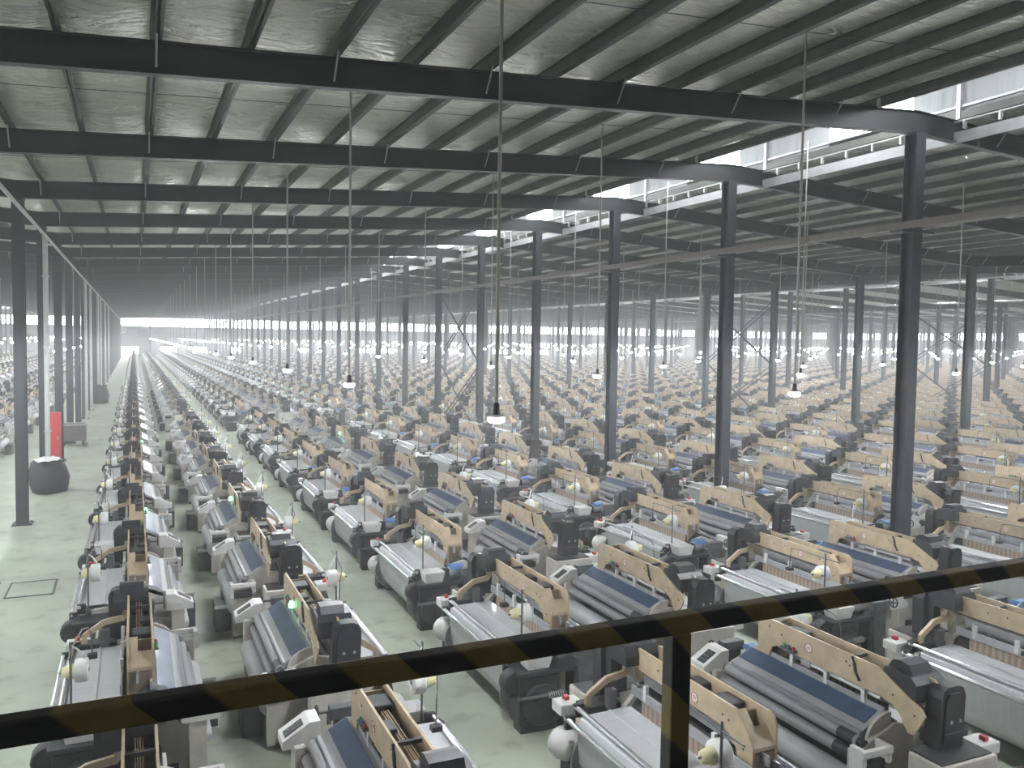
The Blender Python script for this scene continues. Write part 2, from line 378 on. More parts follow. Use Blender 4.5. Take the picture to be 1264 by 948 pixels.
    for x, z, r in ((-.545, 1.0, .068), (-.60, .845, .075)):
        mb = part('take_up_roller'); mb.tube([(x, C0-.02, z), (x, C1+.02, z)], r, 'roller_grey', max(q, 14)); mb.tube([(x, C0-.1, z), (x, C0-.02, z)], r*.75, 'black_plastic', max(q, 10)); mb.tube([(x, C0+.02, z), (x, C0+.26, z)], r*1.03, 'black_plastic', max(q, 14)); mb.tube([(x, C1+.02, z), (x, C1+.06, z)], r*.8, 'black_plastic', max(q, 10))
    mb = part('cloth_roll'); mb.lathe([(.035, C0-.10), (.035, C0+.02), (.155, C0+.03), (.155, C1-.03), (.035, C1-.02), (.035, C1+.04)], (-.66, 0, .54), 'y', 'cloth_white', max(q, 18))
    mb = part('drip_box'); mb.box(-1.0, -.72, -.45, .10, .0, .46, 'grey_iron', .01); mb.box(-1.02, -.70, -.47, -.44, .44, .50, 'cream_paint')
    # control box and hand wheel at the far front corner, open bracket at the driven front corner
    mb = part('control_box'); mb.prism([(-.86, .93), (-.44, .93), (-.44, 1.20), (-.56, 1.20), (-.86, 1.02)], 'y', 1.64, 1.97, 'white_plastic'); mb.box(-.72, -.52, 1.68, 1.93, .04, .93, 'cream_paint', .01)
    s_ = sub('control_box', 'keypad')
    def ok(t, h): return (-.86+t*.30-.51*h, 1.02+t*.18+.86*h)
    s_.prism([ok(.12, 0), ok(.12, .006), ok(.80, .006), ok(.80, 0)], 'y', 1.70, 1.86, 'black_plastic')
    for a in range(3):
        for b in range(2): s_.prism([ok(.22+a*.2, .006), ok(.22+a*.2, .011), ok(.32+a*.2, .011), ok(.32+a*.2, .006)], 'y', 1.72+b*.07, 1.77+b*.07, 'grey_iron')
    mb = part('hand_wheel'); mb.ring((-.40, 2.06, 1.10), 'x', .085, .013, 'black_plastic', 18, 6); mb.tube([(-.40, 1.98, 1.10), (-.40, 2.14, 1.10)], .01, 'black_plastic', 6); mb.tube([(-.40, 2.06, 1.02), (-.40, 2.06, 1.18)], .01, 'black_plastic', 6); mb.tube([(-.40, 2.06, 1.10), (-.24, 2.06, 1.10)], .018, 'grey_iron', 8); mb.box(-.26, .1, 1.97, 2.12, 1.02, 1.16, 'grey_iron', .01); mb.box(-.20, .06, 1.99, 2.10, 0, 1.03, 'grey_iron')
    mb = part('take_up_bracket'); mb.box(-.80, -.74, -1.10, -.90, .80, 1.06, 'white_plastic', .01); mb.box(-.80, -.36, -1.12, -1.06, .98, 1.06, 'white_plastic', .01); mb.box(-.42, -.36, -1.10, -.90, .86, 1.06, 'white_plastic', .01); mb.box(-.74, -.42, -1.06, -.92, .78, .90, 'dark_iron', .01)
    # driven end: pale cabinet, black drive tower and hood
    mb = part('side_cabinet'); mb.box(-.26, .60, -1.66, -1.22, .05, 1.03, 'cream_paint', .018); mb.box(-.20, .54, -1.60, -1.28, 0, .06, 'dark_iron'); mb.box(-.22, .56, -1.62, -1.2, 1.03, 1.045, 'dark_iron'); mb.box(-.10, -.04, -1.664, -1.655, .55, .72, 'grey_iron', .004)
    mb = part('drive_tower')
    tz = [(.02, 1.03), (.40, 1.03), (.42, 1.62), (.38, 1.71), (.31, 1.74), (.14, 1.74), (.07, 1.70), (.04, 1.62)]
    mb.prism(tz, 'y', -1.38, -1.18, 'black_plastic')
    inn = [(.08, 1.12), (.34, 1.12), (.36, 1.60), (.31, 1.67), (.15, 1.67), (.10, 1.60)]
    mb.prism(inn, 'y', -1.40, -1.38, 'black_plastic')
    for xx, zz in ((.18, 1.35), (.32, 1.35)): mb.lathe([(.02, -1.405), (.02, -1.40)], (xx, 0, zz), 'y', 'alu', 10)
    mb.box(.08, .36, -1.403, -1.399, 1.22, 1.235, 'grey_iron')
    s_ = sub('drive_tower', 'hood')
    s_.prism([(-1.18, 1.54), (-1.18, 1.72), (-1.10, 1.79), (-.86, 1.82), (-.74, 1.80), (-.70, 1.68), (-.70, 1.56)], 'x', -.122, .34, 'black_plastic'); s_.prism([(-1.08, 1.78), (-1.02, 1.89), (-.88, 1.91), (-.80, 1.89), (-.74, 1.80)], 'x', -.06, .26, 'black_plastic'); s_.box(.20, .34, -1.18, -1.06, 1.03, 1.54, 'dark_iron')
    # bent beige bracket behind the arch at the driven end
    mb = part('back_bracket'); mb.prism([(.156, 1.54), (.21, 1.54), (.23, 1.42), (.48, 1.38), (.72, 1.22), (.76, 1.18), (.76, 1.03), (.69, 1.03), (.69, 1.15), (.45, 1.305), (.20, 1.34), (.156, 1.40)], 'y', -.97, -.92, 'beige_paint'); mb.box(.30, .80, -1.12, -.86, .92, 1.06, 'dark_iron', .01); mb.box(.40, .52, -.90, -.80, 1.02, 1.26, 'grey_iron', .01)
    mb = part('let_off_cover'); mb.lathe([(.05, -1.44), (.14, -1.43), (.195, -1.36), (.205, -1.24), (.17, -1.12), (.09, -1.07)], (.86, 0, .46), 'y', 'white_plastic', max(q, 14)); mb.box(.66, .98, -1.42, -1.16, .86, 1.0, 'white_plastic', .02); mb.box(.72, .9, -1.3, -1.02, .0, .3, 'dark_iron')
    mb.box(.80, .86, -1.36, -1.28, 1.0, 1.05, 'red_paint')
    # yarn end: let-off gear, table, weft feeder with its blue cap, stand with guide arm
    mb = part('let_off_gear'); mb.box(.30, .92, 1.63, 1.98, .12, .80, 'dark_iron', .02); mb.lathe([(.27, 2.0), (.30, 2.01), (.30, 2.05), (.27, 2.06), (.09, 2.06), (.09, 2.09)], (.60, 0, .42), 'y', 'dark_iron', max(q, 16)); mb.lathe([(.16, 1.72), (.18, 1.74), (.18, 1.90), (.16, 1.92)], (.96, 0, .72), 'y', 'dark_iron', q)
    mb.box(.34, .88, 1.7, 1.95, 0, .12, 'dark_iron')
    mb.tube([(.24, 2.06, .55), (.98, 2.06, .55)], .03, 'grey_iron', 8)
    for k in range(7): mb.ring((.30+k*.035, 2.06, .55), 'x', .042, .009, 'galvanised', 10, 4)
    mb = part('feeder_table'); mb.box(-.14, .96, 1.60, 2.06, .84, .90, 'black_plastic', .012); mb.box(.0, .06, 1.7, 1.96, .0, .85, 'dark_iron')
    mb = part('weft_feeder'); mb.lathe([(.06, .02), (.105, .04), (.115, .2), (.10, .28)], (0, 1.76, 1.02), 'x', 'alu', max(q, 14)); mb.box(.04, .26, 1.70, 1.84, .90, .96, 'grey_iron'); mb.box(.26, .40, 1.69, 1.83, .90, 1.10, 'dark_iron', .015)
    s_ = sub('weft_feeder', 'blue_cap'); s_.prism([(1.63, 1.09), (1.89, 1.09), (1.87, 1.145), (1.80, 1.17), (1.70, 1.17), (1.65, 1.145)], 'x', .0, .26, 'blue_cap')
    mb = part('yarn_stand'); mb.tube([(.74, 1.62, .88), (.74, 1.62, 1.95)], .014, 'grey_iron', 8); mb.box(.70, .78, 1.58, 1.66, .90, .98, 'dark_iron', .01); mb.tube([(.74, 1.62, 1.55), (.74, 1.47, 1.55)], .010, 'grey_iron', 6); mb.tube([(.55, 1.46, 1.55), (.88, 1.46, 1.55)], .012, 'grey_iron', 6)
    s_ = sub('yarn_stand', 'guide_arm'); s_.tube([(.74, 1.95, 1.86), (.74, 1.62, 1.86), (.66, .85, 1.84), (.60, .66, 1.80), (.57, .60, 1.70), (.56, .58, 1.42)], .009, 'grey_iron', 8); s_.box(.50, .62, .53, .63, 1.37, 1.43, 'black_plastic', .01)
    s_ = sub('yarn_stand', 'thread_sleeve'); s_.tube([(.73, 1.60, 1.90), (.68, 1.54, 1.84), (.62, 1.49, 1.74), (.60, 1.47, 1.68)], .008, 'yarn_white', 6, r1=.02)
    mb = part('signal_lamp'); mb.box(-.215, -.157, .62, .88, 1.475, 1.50, 'grey_iron')
    for yy, mt in ((.66, 'red_paint'), (.75, 'blue_cap'), (.84, 'green_cap')): mb.lathe([(.018, 1.50), (.02, 1.53), (.008, 1.545)], (-.187, yy, 0), 'z', mt, 8)
    return P

def cone_mesh(q=16):
    a = MB().lathe([(.035, 0), (.135, .004), (.14, .02), (.14, .135), (.125, .15), (.05, .151)], (.56, 1.46, 1.55), 'x', 'yarn_white', q)
    a.lathe([(.034, -.003), (.034, .0)], (.56, 1.46, 1.55), 'x', 'black_plastic', 10)
    b = MB().lathe([(.088, .0), (.092, .01), (.06, .13), (.03, .135)], (.711, 1.46, 1.55), 'x', 'yarn_yellow', q)
    return a, b
def bin_mesh():
    b = MB(); z0, z1 = .90, 1.10
    def ringz(e, z): return [(.44-e, 1.68-e, z), (.80+e, 1.68-e, z), (.80+e, 1.98+e, z), (.44-e, 1.98+e, z)]
    o0, o1, i1, i0 = ringz(-.02, z0), ringz(.02, z1), ringz(.005, z1), ringz(-.03, z0+.02)
    vs = o0+o1+i1+i0
    fs = [(3, 2, 1, 0), (12, 13, 14, 15)]
    for a in (0, 4, 8):
        for j in range(4): fs.append((a+j, a+(j+1) % 4, a+4+(j+1) % 4, a+4+j))
    b.add(vs, fs, 'white_plastic'); b.box(.43, .81, 1.66, 1.675, z1-.02, z1+.005, 'white_plastic')
    return b

# near model: every part an object; far model: six parts; both share their meshes between copies
def make_loom(name, detailed):
    root = empty(name)
    P = loom_parts(14 if detailed else 8)
    if detailed:
        for pn, lst in P.items():
            for mb, subs in lst:
                o = mb.build(pn, root)
                for sn, sl in subs.items():
                    for smb in sl: smb.build(sn, o)
    else:
        groups = {'side_frame': ['side_frame', 'base_girder', 'beat_up_housing', 'control_box', 'hand_wheel', 'take_up_bracket', 'drip_box', 'let_off_gear', 'feeder_table', 'let_off_cover', 'yarn_stand', 'weft_feeder'],
                  'arch': ['arch_plate', 'arch_end_box', 'lifting_rods', 'heald_frame', 'harness', 'white_tube', 'back_bracket', 'signal_lamp'],
                  'warp_sheet': ['warp_sheet', 'back_rest_bar', 'warp_beam'], 'cloth_cover': ['cloth_cover', 'breast_beam', 'take_up_roller', 'cloth_roll'],
                  'side_cabinet': ['side_cabinet'], 'drive_tower': ['drive_tower']}
        for g, members in groups.items():
            mb = MB()
            for pn in members:
                for a, subs in P[pn]:
                    mb.merge(a)
                    for sl in subs.values():
                        for s_ in sl: mb.merge(s_)
            mb.build(g, root)
    return root

# ------------------------------------------------------------------ where the looms stand
XMAX, YMAX, XMIN = 231.0, 222.0, -32.0
rows = []      # (x, kind, first y, row number to the right of the aisle or negative for beyond the left columns)
xs = []
for k in range(41):
    xs.append((.04+5.72*k, 'B')); xs.append((2.33+5.72*k, 'A'))
xs.sort()
n = 0
for x, kd in xs:
    if x > XMAX-3: continue
    n += 1; rows.append((x, kd, (7.7 if kd == 'A' else 7.9), n))
for i, (x, kd) in enumerate(((-6.1, 'B'), (-9.0, 'A'), (-12.4, 'B'), (-14.8, 'A'), (-18.2, 'B'), (-20.6, 'A'), (-24, 'B'), (-26.4, 'A'))):
    rows.append((x, kd, 7.9, -(i+1)))
colset = []
looms = []
for x, kd, y0, rn in rows:
    i = -1
    seen = 0
    while True:
        y = y0+4.5*i; i += 1
        if y > YMAX-4: break
        if 46 < y < 51 and 2 <= rn <= 6: continue            # cross gangway
        d = None
        for dy in (-1.7, 0, 2.0):
            for z in (.3, 1.7):
                dd = in_view(x, y+dy, z, 25)
                if dd: d = dd if d is None else min(d, dd)
        if d is None: continue
        seen += 1
        looms.append((d, x, y, kd, rn, seen))
looms.sort()
N_NEAR, N_MID = 90, 300
near_root = make_loom('loom', True); near_kids = kids_of(near_root)
mid_root = make_loom('loom', False); mid_kids = kids_of(mid_root)
ca, cb = cone_mesh(18)
cone_root = ca.build('yarn_cone'); cb.build('cone_tip', cone_root)
cone_kids = kids_of(cone_root)
a8, b8 = cone_mesh(8); cone_small = a8.merge(b8).build('yarn_cone')
bin_root = bin_mesh().build('yarn_bin')
lit = MB().lathe([(.035, 1.44), (.04, 1.50), (.02, 1.54)], (-.187, .5, 0), 'z', 'green_lit', 10)
lit_me = lit.mesh('lit_lamp')

def where(rn, seen):
    if rn == 1: return f'{ordinal(seen)} from near end, row beside the left aisle'
    if rn > 0: return f'{ordinal(seen)} from near end, {ordinal(rn)} row from left aisle'
    return f'{ordinal(seen)} from near end, {ordinal(-rn)} row beyond left columns'
used = {}
bins = 0
for i, (d, x, y, kd, rn, seen) in enumerate(looms[:N_MID]):
    rz = 0 if kd == 'A' else PI
    near = i < N_NEAR
    src, kids = (near_root, near_kids) if near else (mid_root, mid_kids)
    o = src if src.name not in used else copy_tree(src, kids)
    used[src.name] = 1
    loc = (x+random.uniform(-.02, .02), y+random.uniform(-.04, .04), 0)
    o.location = loc; o.rotation_euler = (0, 0, rz)
    look = 'loom seen end-on' if rn == 1 else 'loom showing its blue-banded cloth cover' if kd == 'A' else 'loom showing its white warp'
    o['label'] = f'{look}, {where(rn, seen)}'; o['category'] = 'loom'; o['group'] = 'looms of the weaving hall'
    if near and random.random() < .10 or (rn == 2 and seen == 2) or (rn == 2 and seen == 4):
        g = bpy.data.objects.new('lit_lamp', lit_me); COL.objects.link(g); g.parent = o; g['label'] = 'green signal lamp lit up'
    if near: c = cone_root if 'c' not in used else copy_tree(cone_root, cone_kids); used['c'] = 1
    else: c = cone_small if 's' not in used else copy_tree(cone_small, []); used['s'] = 1
    c.location = loc; c.rotation_euler = (0, 0, rz)
    c['label'] = f'yarn cone on the stand of loom {where(rn, seen)}'; c['category'] = 'yarn cone'; c['group'] = 'yarn cones on the loom stands'
    if near and (i*7 % 10) < 7 or (not near and i % 3 == 0):
        b = bin_root if 'b' not in used else copy_tree(bin_root, []); used['b'] = 1
        b.location = loc; b.rotation_euler = (0, 0, rz)
        b['label'] = f'white bin on loom {where(rn, seen)}'; b['category'] = 'bin'; b['group'] = 'white bins on the looms'

# the looms too far off to tell apart: one mass of coarser ones
def coarse():
    b = MB()
    b.box(-.72, .74, 1.5, 1.62, 0, 1.0, 'cream_paint'); b.box(-.72, .74, -.9, -.8, 0, 1.0, 'cream_paint')
    b.box(-.30, .25, -.8, 1.5, .2, 1.05, 'dark_iron')
    b.box(-.155, -.13, -1.3, 1.36, 1.47, 1.74, 'beige_paint'); b.box(.13, .155, -1.2, 1.36, 1.49, 1.74, 'beige_paint')
    b.box(-.155, .155, 1.14, 1.36, 1.0, 1.5, 'beige_paint'); b.box(-.12, .12, -1.1, 1.1, 1.56, 1.66, 'dark_iron')
    b.box(.2, .22, -.6, 1.4, 1.0, 1.36, 'alu'); b.box(-.06, -.03, -.7, 1.4, 1.3, 1.45, 'alu')
    b.prism([(.21, 1.03), (.88, 1.01), (.95, .9), (.92, .4), (.4, .4), (.4, .9), (.21, 1.0)], 'y', C0, C1, 'cloth_white')
    b.prism([(-.08, 1.38), (-.47, 1.13), (-.47, 1.08), (-.08, 1.3)], 'y', C0, C1, 'cloth_cover')
    b.prism([(-.16, 1.355), (-.345, 1.225), (-.35, 1.235), (-.165, 1.365)], 'y', C0+.1, C1, 'blue_reflection')
    b.tube([(-.56, C0, .98), (-.56, C1, .98)], .08, 'roller_grey', 5, False); b.tube([(-.64, C0, .6), (-.64, C1, .6)], .16, 'cloth_white', 6)
    b.box(-.26, .6, -1.66, -1.22, .05, 1.03, 'cream_paint'); b.box(.03, .41, -1.4, -1.18, 1.03, 1.74, 'black_plastic'); b.box(-.12, .34, -1.18, -.7, 1.54, 1.84, 'black_plastic')
    b.box(-.86, -.44, 1.64, 1.97, .9, 1.15, 'white_plastic'); b.box(.0, .95, 1.62, 2.06, .1, .9, 'dark_iron'); b.box(.44, .8, 1.68, 1.98, .9, 1.1, 'white_plastic')
    b.box(.0, .26, 1.65, 1.87, .95, 1.16, 'blue_cap'); b.box(.73, .755, 1.61, 1.63, .9, 1.95, 'grey_iron'); b.box(.62, 1.02, -1.44, -1.06, .24, .95, 'white_plastic')
    b.box(.56, .71, 1.34, 1.58, 1.43, 1.67, 'yarn_white'); b.box(.71, .84, 1.39, 1.53, 1.48, 1.62, 'yarn_yellow')
    return b
def mass(name, mb, places, **props):
    base = np.array(mb.v, dtype=np.float32); nv = len(base)
    tri_f = mb.f; lens = [len(f) for f in tri_f]
    loopv = np.array([i for f in tri_f for i in f], dtype=np.int32); starts = np.concatenate(([0], np.cumsum(lens)[:-1])).astype(np.int32)
    names = list(dict.fromkeys(mb.m)); mi = np.array([names.index(x) for x in mb.m], dtype=np.int32)
    N = len(places); V = np.empty((N, nv, 3), np.float32)
    for k, (x, y, fl) in enumerate(places):
        s = -1 if fl else 1
        V[k, :, 0] = x+s*base[:, 0]; V[k, :, 1] = y+s*base[:, 1]; V[k, :, 2] = base[:, 2]
    LV = (loopv[None, :]+(np.arange(N, dtype=np.int32)*nv)[:, None]).ravel()
    LS = (starts[None, :]+(np.arange(N, dtype=np.int32)*len(loopv))[:, None]).ravel()
    me = bpy.data.meshes.new(name)
    me.vertices.add(N*nv); me.vertices.foreach_set('co', V.ravel())
    me.loops.add(len(LV)); me.loops.foreach_set('vertex_index', LV)
    me.polygons.add(len(LS)); me.polygons.foreach_set('loop_start', LS)
    me.polygons.foreach_set('material_index', np.tile(mi, N))
    for nm in names: me.materials.append(MATS[nm])
    me.update(calc_edges=True); me.validate()
    o = bpy.data.objects.new(name, me); COL.objects.link(o)
    for k, v in props.items(): o[k] = v
    return o
def oriented(mb):
    me = mb.mesh('tmp'); out = MB(); out.v = [tuple(v.co) for v in me.vertices]; out.f = [tuple(p.vertices) for p in me.polygons]
    out.m = list(mb.m); out.s = list(mb.s); bpy.data.meshes.remove(me); return out
far = looms[N_MID:]
mass('distant_looms', oriented(coarse()), [(x, y, kd == 'B') for d, x, y, kd, rn, s in far], kind='stuff', label='mass of distant looms filling the hall towards the far wall', category='looms')

# ------------------------------------------------------------------ building: floor, frames, roof
VAL, HALF, RIDGE0 = -2.97, 19.55, 16.58
Y0, BAY = 14.3, 6.7
FRAMES = [Y0+BAY*k for k in range(-3, 32)]
YB, YE = -7.0, 222.0
def ridge_of(x): return RIDGE0+2*HALF*round((x-RIDGE0)/(2*HALF))
def zb(x): return 10.43-.058*abs(x-ridge_of(x))     # underside of the rafters
fl = MB().box(XMIN-2, XMAX+2, YB-1, YE+1, -.2, 0, 'floor_paint'); structure('floor', fl, label='pale green painted concrete floor')

# columns: H sections with base plates; each is its own object
def column_mb(h):
    b = MB(); w, d = .30, .34
    b.box(-w/2, w/2, -d/2, -d/2+.02, .02, h, 'column_steel'); b.box(-w/2, w/2, d/2-.02, d/2, .02, h, 'column_steel'); b.box(-.008, .008, -d/2+.02, d/2-.02, .02, h, 'column_steel')
    b.box(-.26, .26, -.26, .26, 0, .03, 'column_steel')
    for sx in (-.2, .2):
        for sy in (-.2, .2): b.lathe([(.02, .03), (.02, .06)], (sx, sy, 0), 'z', 'grey_iron', 6)
    b.box(-.17, .17, -.19, .19, h-.03, h, 'column_steel')
    return b
col_v = column_mb(zb(VAL)); col_r = column_mb(zb(RIDGE0))
me_v, me_r = col_v.mesh('column'), col_r.mesh('column')
LINES = [(VAL-HALF, 0), (VAL, 1), (RIDGE0, 0)]+[(RIDGE0+HALF*k, k % 2) for k in range(1, 12)]
far_cols = []
for li, (x, valley) in enumerate(LINES):
    for fi, y in enumerate(FRAMES):
        if in_view(x, y, 5, 40) is None and in_view(x, y, .5, 40) is None and in_view(x, y, 9, 40) is None: continue
        if x > 80: far_cols.append((x, y, bool(valley))); continue
        o = bpy.data.objects.new('column', me_v if valley else me_r); COL.objects.link(o); o.location = (x, y, 0); o['kind'] = 'structure'
mass('distant_columns', oriented(column_mb(zb(RIDGE0))), [c for c in far_cols if not c[2]], kind='structure')
mass('distant_columns', oriented(column_mb(zb(VAL))), [c for c in far_cols if c[2]], kind='structure')

# rafters
def rafter_mb(xa, xb, y, braces=True):
    b = MB(); n = 1
    za, zc = zb(xa+.01 if xb > xa else xa-.01), zb(xb-.01 if xb > xa else xb+.01)
    for (dz0, dz1, w) in ((0, .018, .1), (.482, .5, .1), (.018, .482, .006)):
        vs = [(x, y+s*w, z+dz) for x, z in ((xa, za), (xb, zc)) for s in (-1, 1) for dz in (dz0, dz1)]
        b.add(vs, [(0, 1, 3, 2), (4, 6, 7, 5), (0, 4, 5, 1), (2, 3, 7, 6), (0, 2, 6, 4), (1, 5, 7, 3)], 'rafter_steel')
    return b
SP = 1.36
def purlin_xs(a, b):   # a = ridge-side edge, b = valley-side edge
    s = 1 if b > a else -1; out = []; x = a
    while (b-x)*s > .25: out.append(x); x += s*SP
    return out
OPEN = 1.28
halves = []
for k in range(-1, 6):
    R = RIDGE0+2*HALF*k
    halves.append((R-OPEN, R-HALF, R)); halves.append((R+OPEN, R+HALF, R))
NEAR_HALVES = [h for h in halves if -25 < (h[0]+h[1])/2 < 60]
brace_me = MB().tube([(0, -.1, .10), (0, -.50, .62)], .017, 'eave_steel', 6).mesh('fly_brace')
for fi, y in enumerate(FRAMES):
    for (a, b, R) in NEAR_HALVES:
        if in_view(max(a, b), y, 10, 200) is None and in_view(min(a, b), y, 10, 200) is None and in_view((a+b)/2, y, 10, 200) is None and y > 25: continue
        o = rafter_mb(R, b, y).build('rafter'); o['kind'] = 'structure'
        if 5 < y < 62 and b > -4 and b < 40:
            for j, px in enumerate(purlin_xs(a, b)):
                if j % 2 == 0: continue
                c = bpy.data.objects.new('fly_brace', brace_me); COL.objects.link(c); c.parent = o; c.location = (px, y, zb(px))
    if y > 20:
        mb = MB()
        for (a, b, R) in halves:
            if (a, b, R) in NEAR_HALVES or a < 0: continue
            mb.merge(rafter_mb(R, b, y))
        o = mb.build('rafter'); o['kind'] = 'structure'
# purlins
for (a, b, R) in NEAR_HALVES:
    for px in purlin_xs(a, b):
        z = zb(px)+.5
        if px < -20: continue
        y0 = 2 if px < 40 else 15
        s = 1 if b > a else -1
        mb = MB(); mb.box(px-.03, px+.03, y0, YE, z, z+.20, 'purlin_steel'); mb.box(min(px, px-s*.09), max(px, px-s*.09), y0, YE, z, z+.012, 'purlin_steel'); mb.box(min(px, px+s*.09), max(px, px+s*.09), y0, YE, z+.188, z+.20, 'purlin_steel')
        o = mb.build('purlin'); o['kind'] = 'structure'
# sag rods across the purlins, mid bay
for fi, y in enumerate(FRAMES[:9]):
    for (a, b, R) in NEAR_HALVES:
        if b < -5 or b > 40: continue
        yy = y+BAY*.5
        o = MB().tube([(a, yy, zb(a)+.58), (b, yy, zb(b)+.58)], .008, 'grey_iron', 5).build('sag_rod'); o['kind'] = 'structure'
# foil insulation sagging between the purlins
def noise2(x, y):
    return math.sin(1.7*x+.6*y+1.3*math.sin(.9*y))*.5+math.sin(2.9*x-1.1*y+2)*.3+math.sin(.7*x+3.1*y)*.2
for (a, b, R) in halves:
    near = (a, b, R) in NEAR_HALVES and b > -5 and b < 40
    pl = purlin_xs(a, b)+[b]
    ys = list(np.arange(YB, 2, 3))+list(np.arange(2, 62, .42))+list(np.arange(62, YE+1, 4)) if near else [YB, 30, 60, 100, 150, YE+.5]
    sub_n = 8 if near else 1
    xs_ = []
    for i in range(len(pl)-1):
        for j in range(sub_n): xs_.append((pl[i]+(pl[i+1]-pl[i])*j/sub_n, j/sub_n))
    xs_.append((pl[-1], 0))
    vs = []
    for y in ys:
        for x, t in xs_:
            z = zb(x)+.715
            if near:
                w = 4*t*(1-t)
                ph = ((y-Y0) % BAY)/BAY
                z -= w*(.075+.05*math.sin(2*PI*ph*1.0+.6)+.03*noise2(x*1.3, y*1.1)+.018*noise2(x*4, y*4.3))
            vs.append((x, y, z))
    nx = len(xs_)
    fs = [(i*nx+j, i*nx+j+1, (i+1)*nx+j+1, (i+1)*nx+j) for i in range(len(ys)-1) for j in range(nx-1)]
    o = MB().add(vs, fs, 'foil_insulation', near).build('ceiling'); o['kind'] = 'structure'
    # outer roof skin above it
    za, zc = zb(a)+.80, zb(b)+.80
    o = MB().add([(a, YB, za), (b, YB, zc), (b, YE+1, zc), (a, YE+1, za), (a, YB, za+.05), (b, YB, zc+.05), (b, YE+1, zc+.05), (a, YE+1, za+.05)], [(0, 1, 2, 3), (7, 6, 5, 4), (0, 4, 5, 1), (1, 5, 6, 2), (2, 6, 7, 3), (3, 7, 4, 0)], 'galvanised').build('roof'); o['kind'] = 'structure'
# ridge monitors: posts at the frames, corrugated pale sheets with open gaps, a cap roof
def corrugated(x, y0, y1, z0, z1):
    b = MB(); n = max(2, int((y1-y0)/.1)); vs = []
    for i in range(n+1):
        y = y0+(y1-y0)*i/n; dx = (.0, .018, .018, .0)[i % 4]
        vs += [(x+dx, y, z0), (x+dx, y, z1)]
    return b.add(vs, [(2*i, 2*i+2, 2*i+3, 2*i+1) for i in range(n)], 'rooflight_sheet')
for k in range(-1, 6):
    R = RIDGE0+2*HALF*k
    zt = zb(R)+.5
    main = k == 0
    for s in (-1, 1):
        x = R+s*OPEN
        allb = MB()
        for y in FRAMES:
            mb = corrugated(x+s*.06, y-2.65, y+1.25, zt+(-.05 if s > 0 else .2), zt+1.45)
            if main and y < 130: o = mb.build('rooflight_panel'); o['kind'] = 'structure'
            elif y > 20: allb.merge(mb)
        if allb.v: o = allb.build('rooflight_panel'); o['kind'] = 'structure'
        pb = MB()
        for y in FRAMES:
            mb = MB().box(x-.05, x+.05, y-.16, y-.06, zt-.1, zt+1.5, 'galvanised')
            if main and y < 90: o = mb.build('monitor_post'); o['kind'] = 'structure'
            else: pb.merge(mb)
        o = pb.build('monitor_post'); o['kind'] = 'structure'
        if s < 0: continue
        o = MB().box(x-.03, x+.03, YB, YE, zt-.60, zt-.34, 'eave_steel').build('eave_purlin'); o['kind'] = 'structure'
        rr = MB().tube([(x-.02, YB, zt-.10), (x-.02, YE, zt-.10)], .03, 'galvanised', 6)
        for y in np.arange(5, 60, .9): rr.box(x-.05, x+.03, y, y+.05, zt-.3, zt-.08, 'galvanised')
        o = rr.build('eave_rail'); o['kind'] = 'structure'
    o = MB().prism([(R-OPEN-.5, zt+1.42), (R, zt+1.62), (R+OPEN+.5, zt+1.42), (R, zt+1.68)], 'y', YB, YE, 'monitor_inner').build('roof'); o['kind'] = 'structure'
# cable trays along the ridge column line, gutters along the valley lines
def tray(x, z, w, h, mt, name, y0=0, y1=YE):
    b = MB().box(x-w/2, x+w/2, y0, y1, z-h/2, z+h/2, mt); o = b.build(name); o['kind'] = 'structure'; return o
tray(RIDGE0-.35, 8.28, .14, .16, 'tray_brown', 'trim_1')
tray(RIDGE0+.30, 8.32, .12, .10, 'tray_brown', 'trim_2')
for i, y in enumerate(FRAMES[3:20]):
    o = MB().box(RIDGE0-.5, RIDGE0+.5, y-.2, y+.2, 8.13, 8.18, 'column_steel').build('tray_bracket'); o['kind'] = 'structure'
for i, x in enumerate((VAL, VAL+2*HALF, VAL+4*HALF)):
    tray(x+.3, zb(x)-.55, .07, .07, 'pipe_grey', 'trim_%d' % (3+i))
# X bracing in one bay
def lace(p, q_, name='cross_brace'):
    b = MB(); P_, Q_ = Vector(p), Vector(q_)
    dn = Vector((0, .09, .09))
    for s in (-1, 1): b.tube([P_+s*dn, Q_+s*dn], .03, 'column_steel', 6)
    for i in range(1, 16):
        t = i/16; t2 = (i+.5)/16
        b.tube([P_.lerp(Q_, t)+dn, P_.lerp(Q_, min(1, t2))-dn], .012, 'column_steel', 4)
    o = b.build(name); o['kind'] = 'structure'
for x in (RIDGE0, VAL+2*HALF, RIDGE0+2*HALF):
    ya, yb = Y0+4*BAY, Y0+5*BAY
    lace((x, ya+.2, 8.0), (x, yb-.2, 4.3)); lace((x, ya+.2, 4.3), (x+.12, yb-.2, 8.0)); lace((x, ya+.2, 4.0), (x, yb-.2, .4)); lace((x, ya+.2, .4), (x+.12, yb-.2, 4.0))
# white rain-water pipes down the left columns
for j, k in enumerate((3, 7, 8, 10, 11, 13, 15)):
    y = Y0+BAY*k-.42
    t = MB().tube([(VAL+.14, y, .0), (VAL+.14, y, zb(VAL)-.35)], .085, 'pipe_grey', 12)
    for zz in (2.0, 5.0, 7.5): t.box(VAL+.04, VAL+.24, y-.09, y+.30, zz, zz+.05, 'galvanised')
    o = t.build('downpipe'); o['label'] = f'pale rain-water pipe down the {ordinal(j+1)} piped column of the left line'; o['category'] = 'pipe'; o['group'] = 'pipes down the left columns'

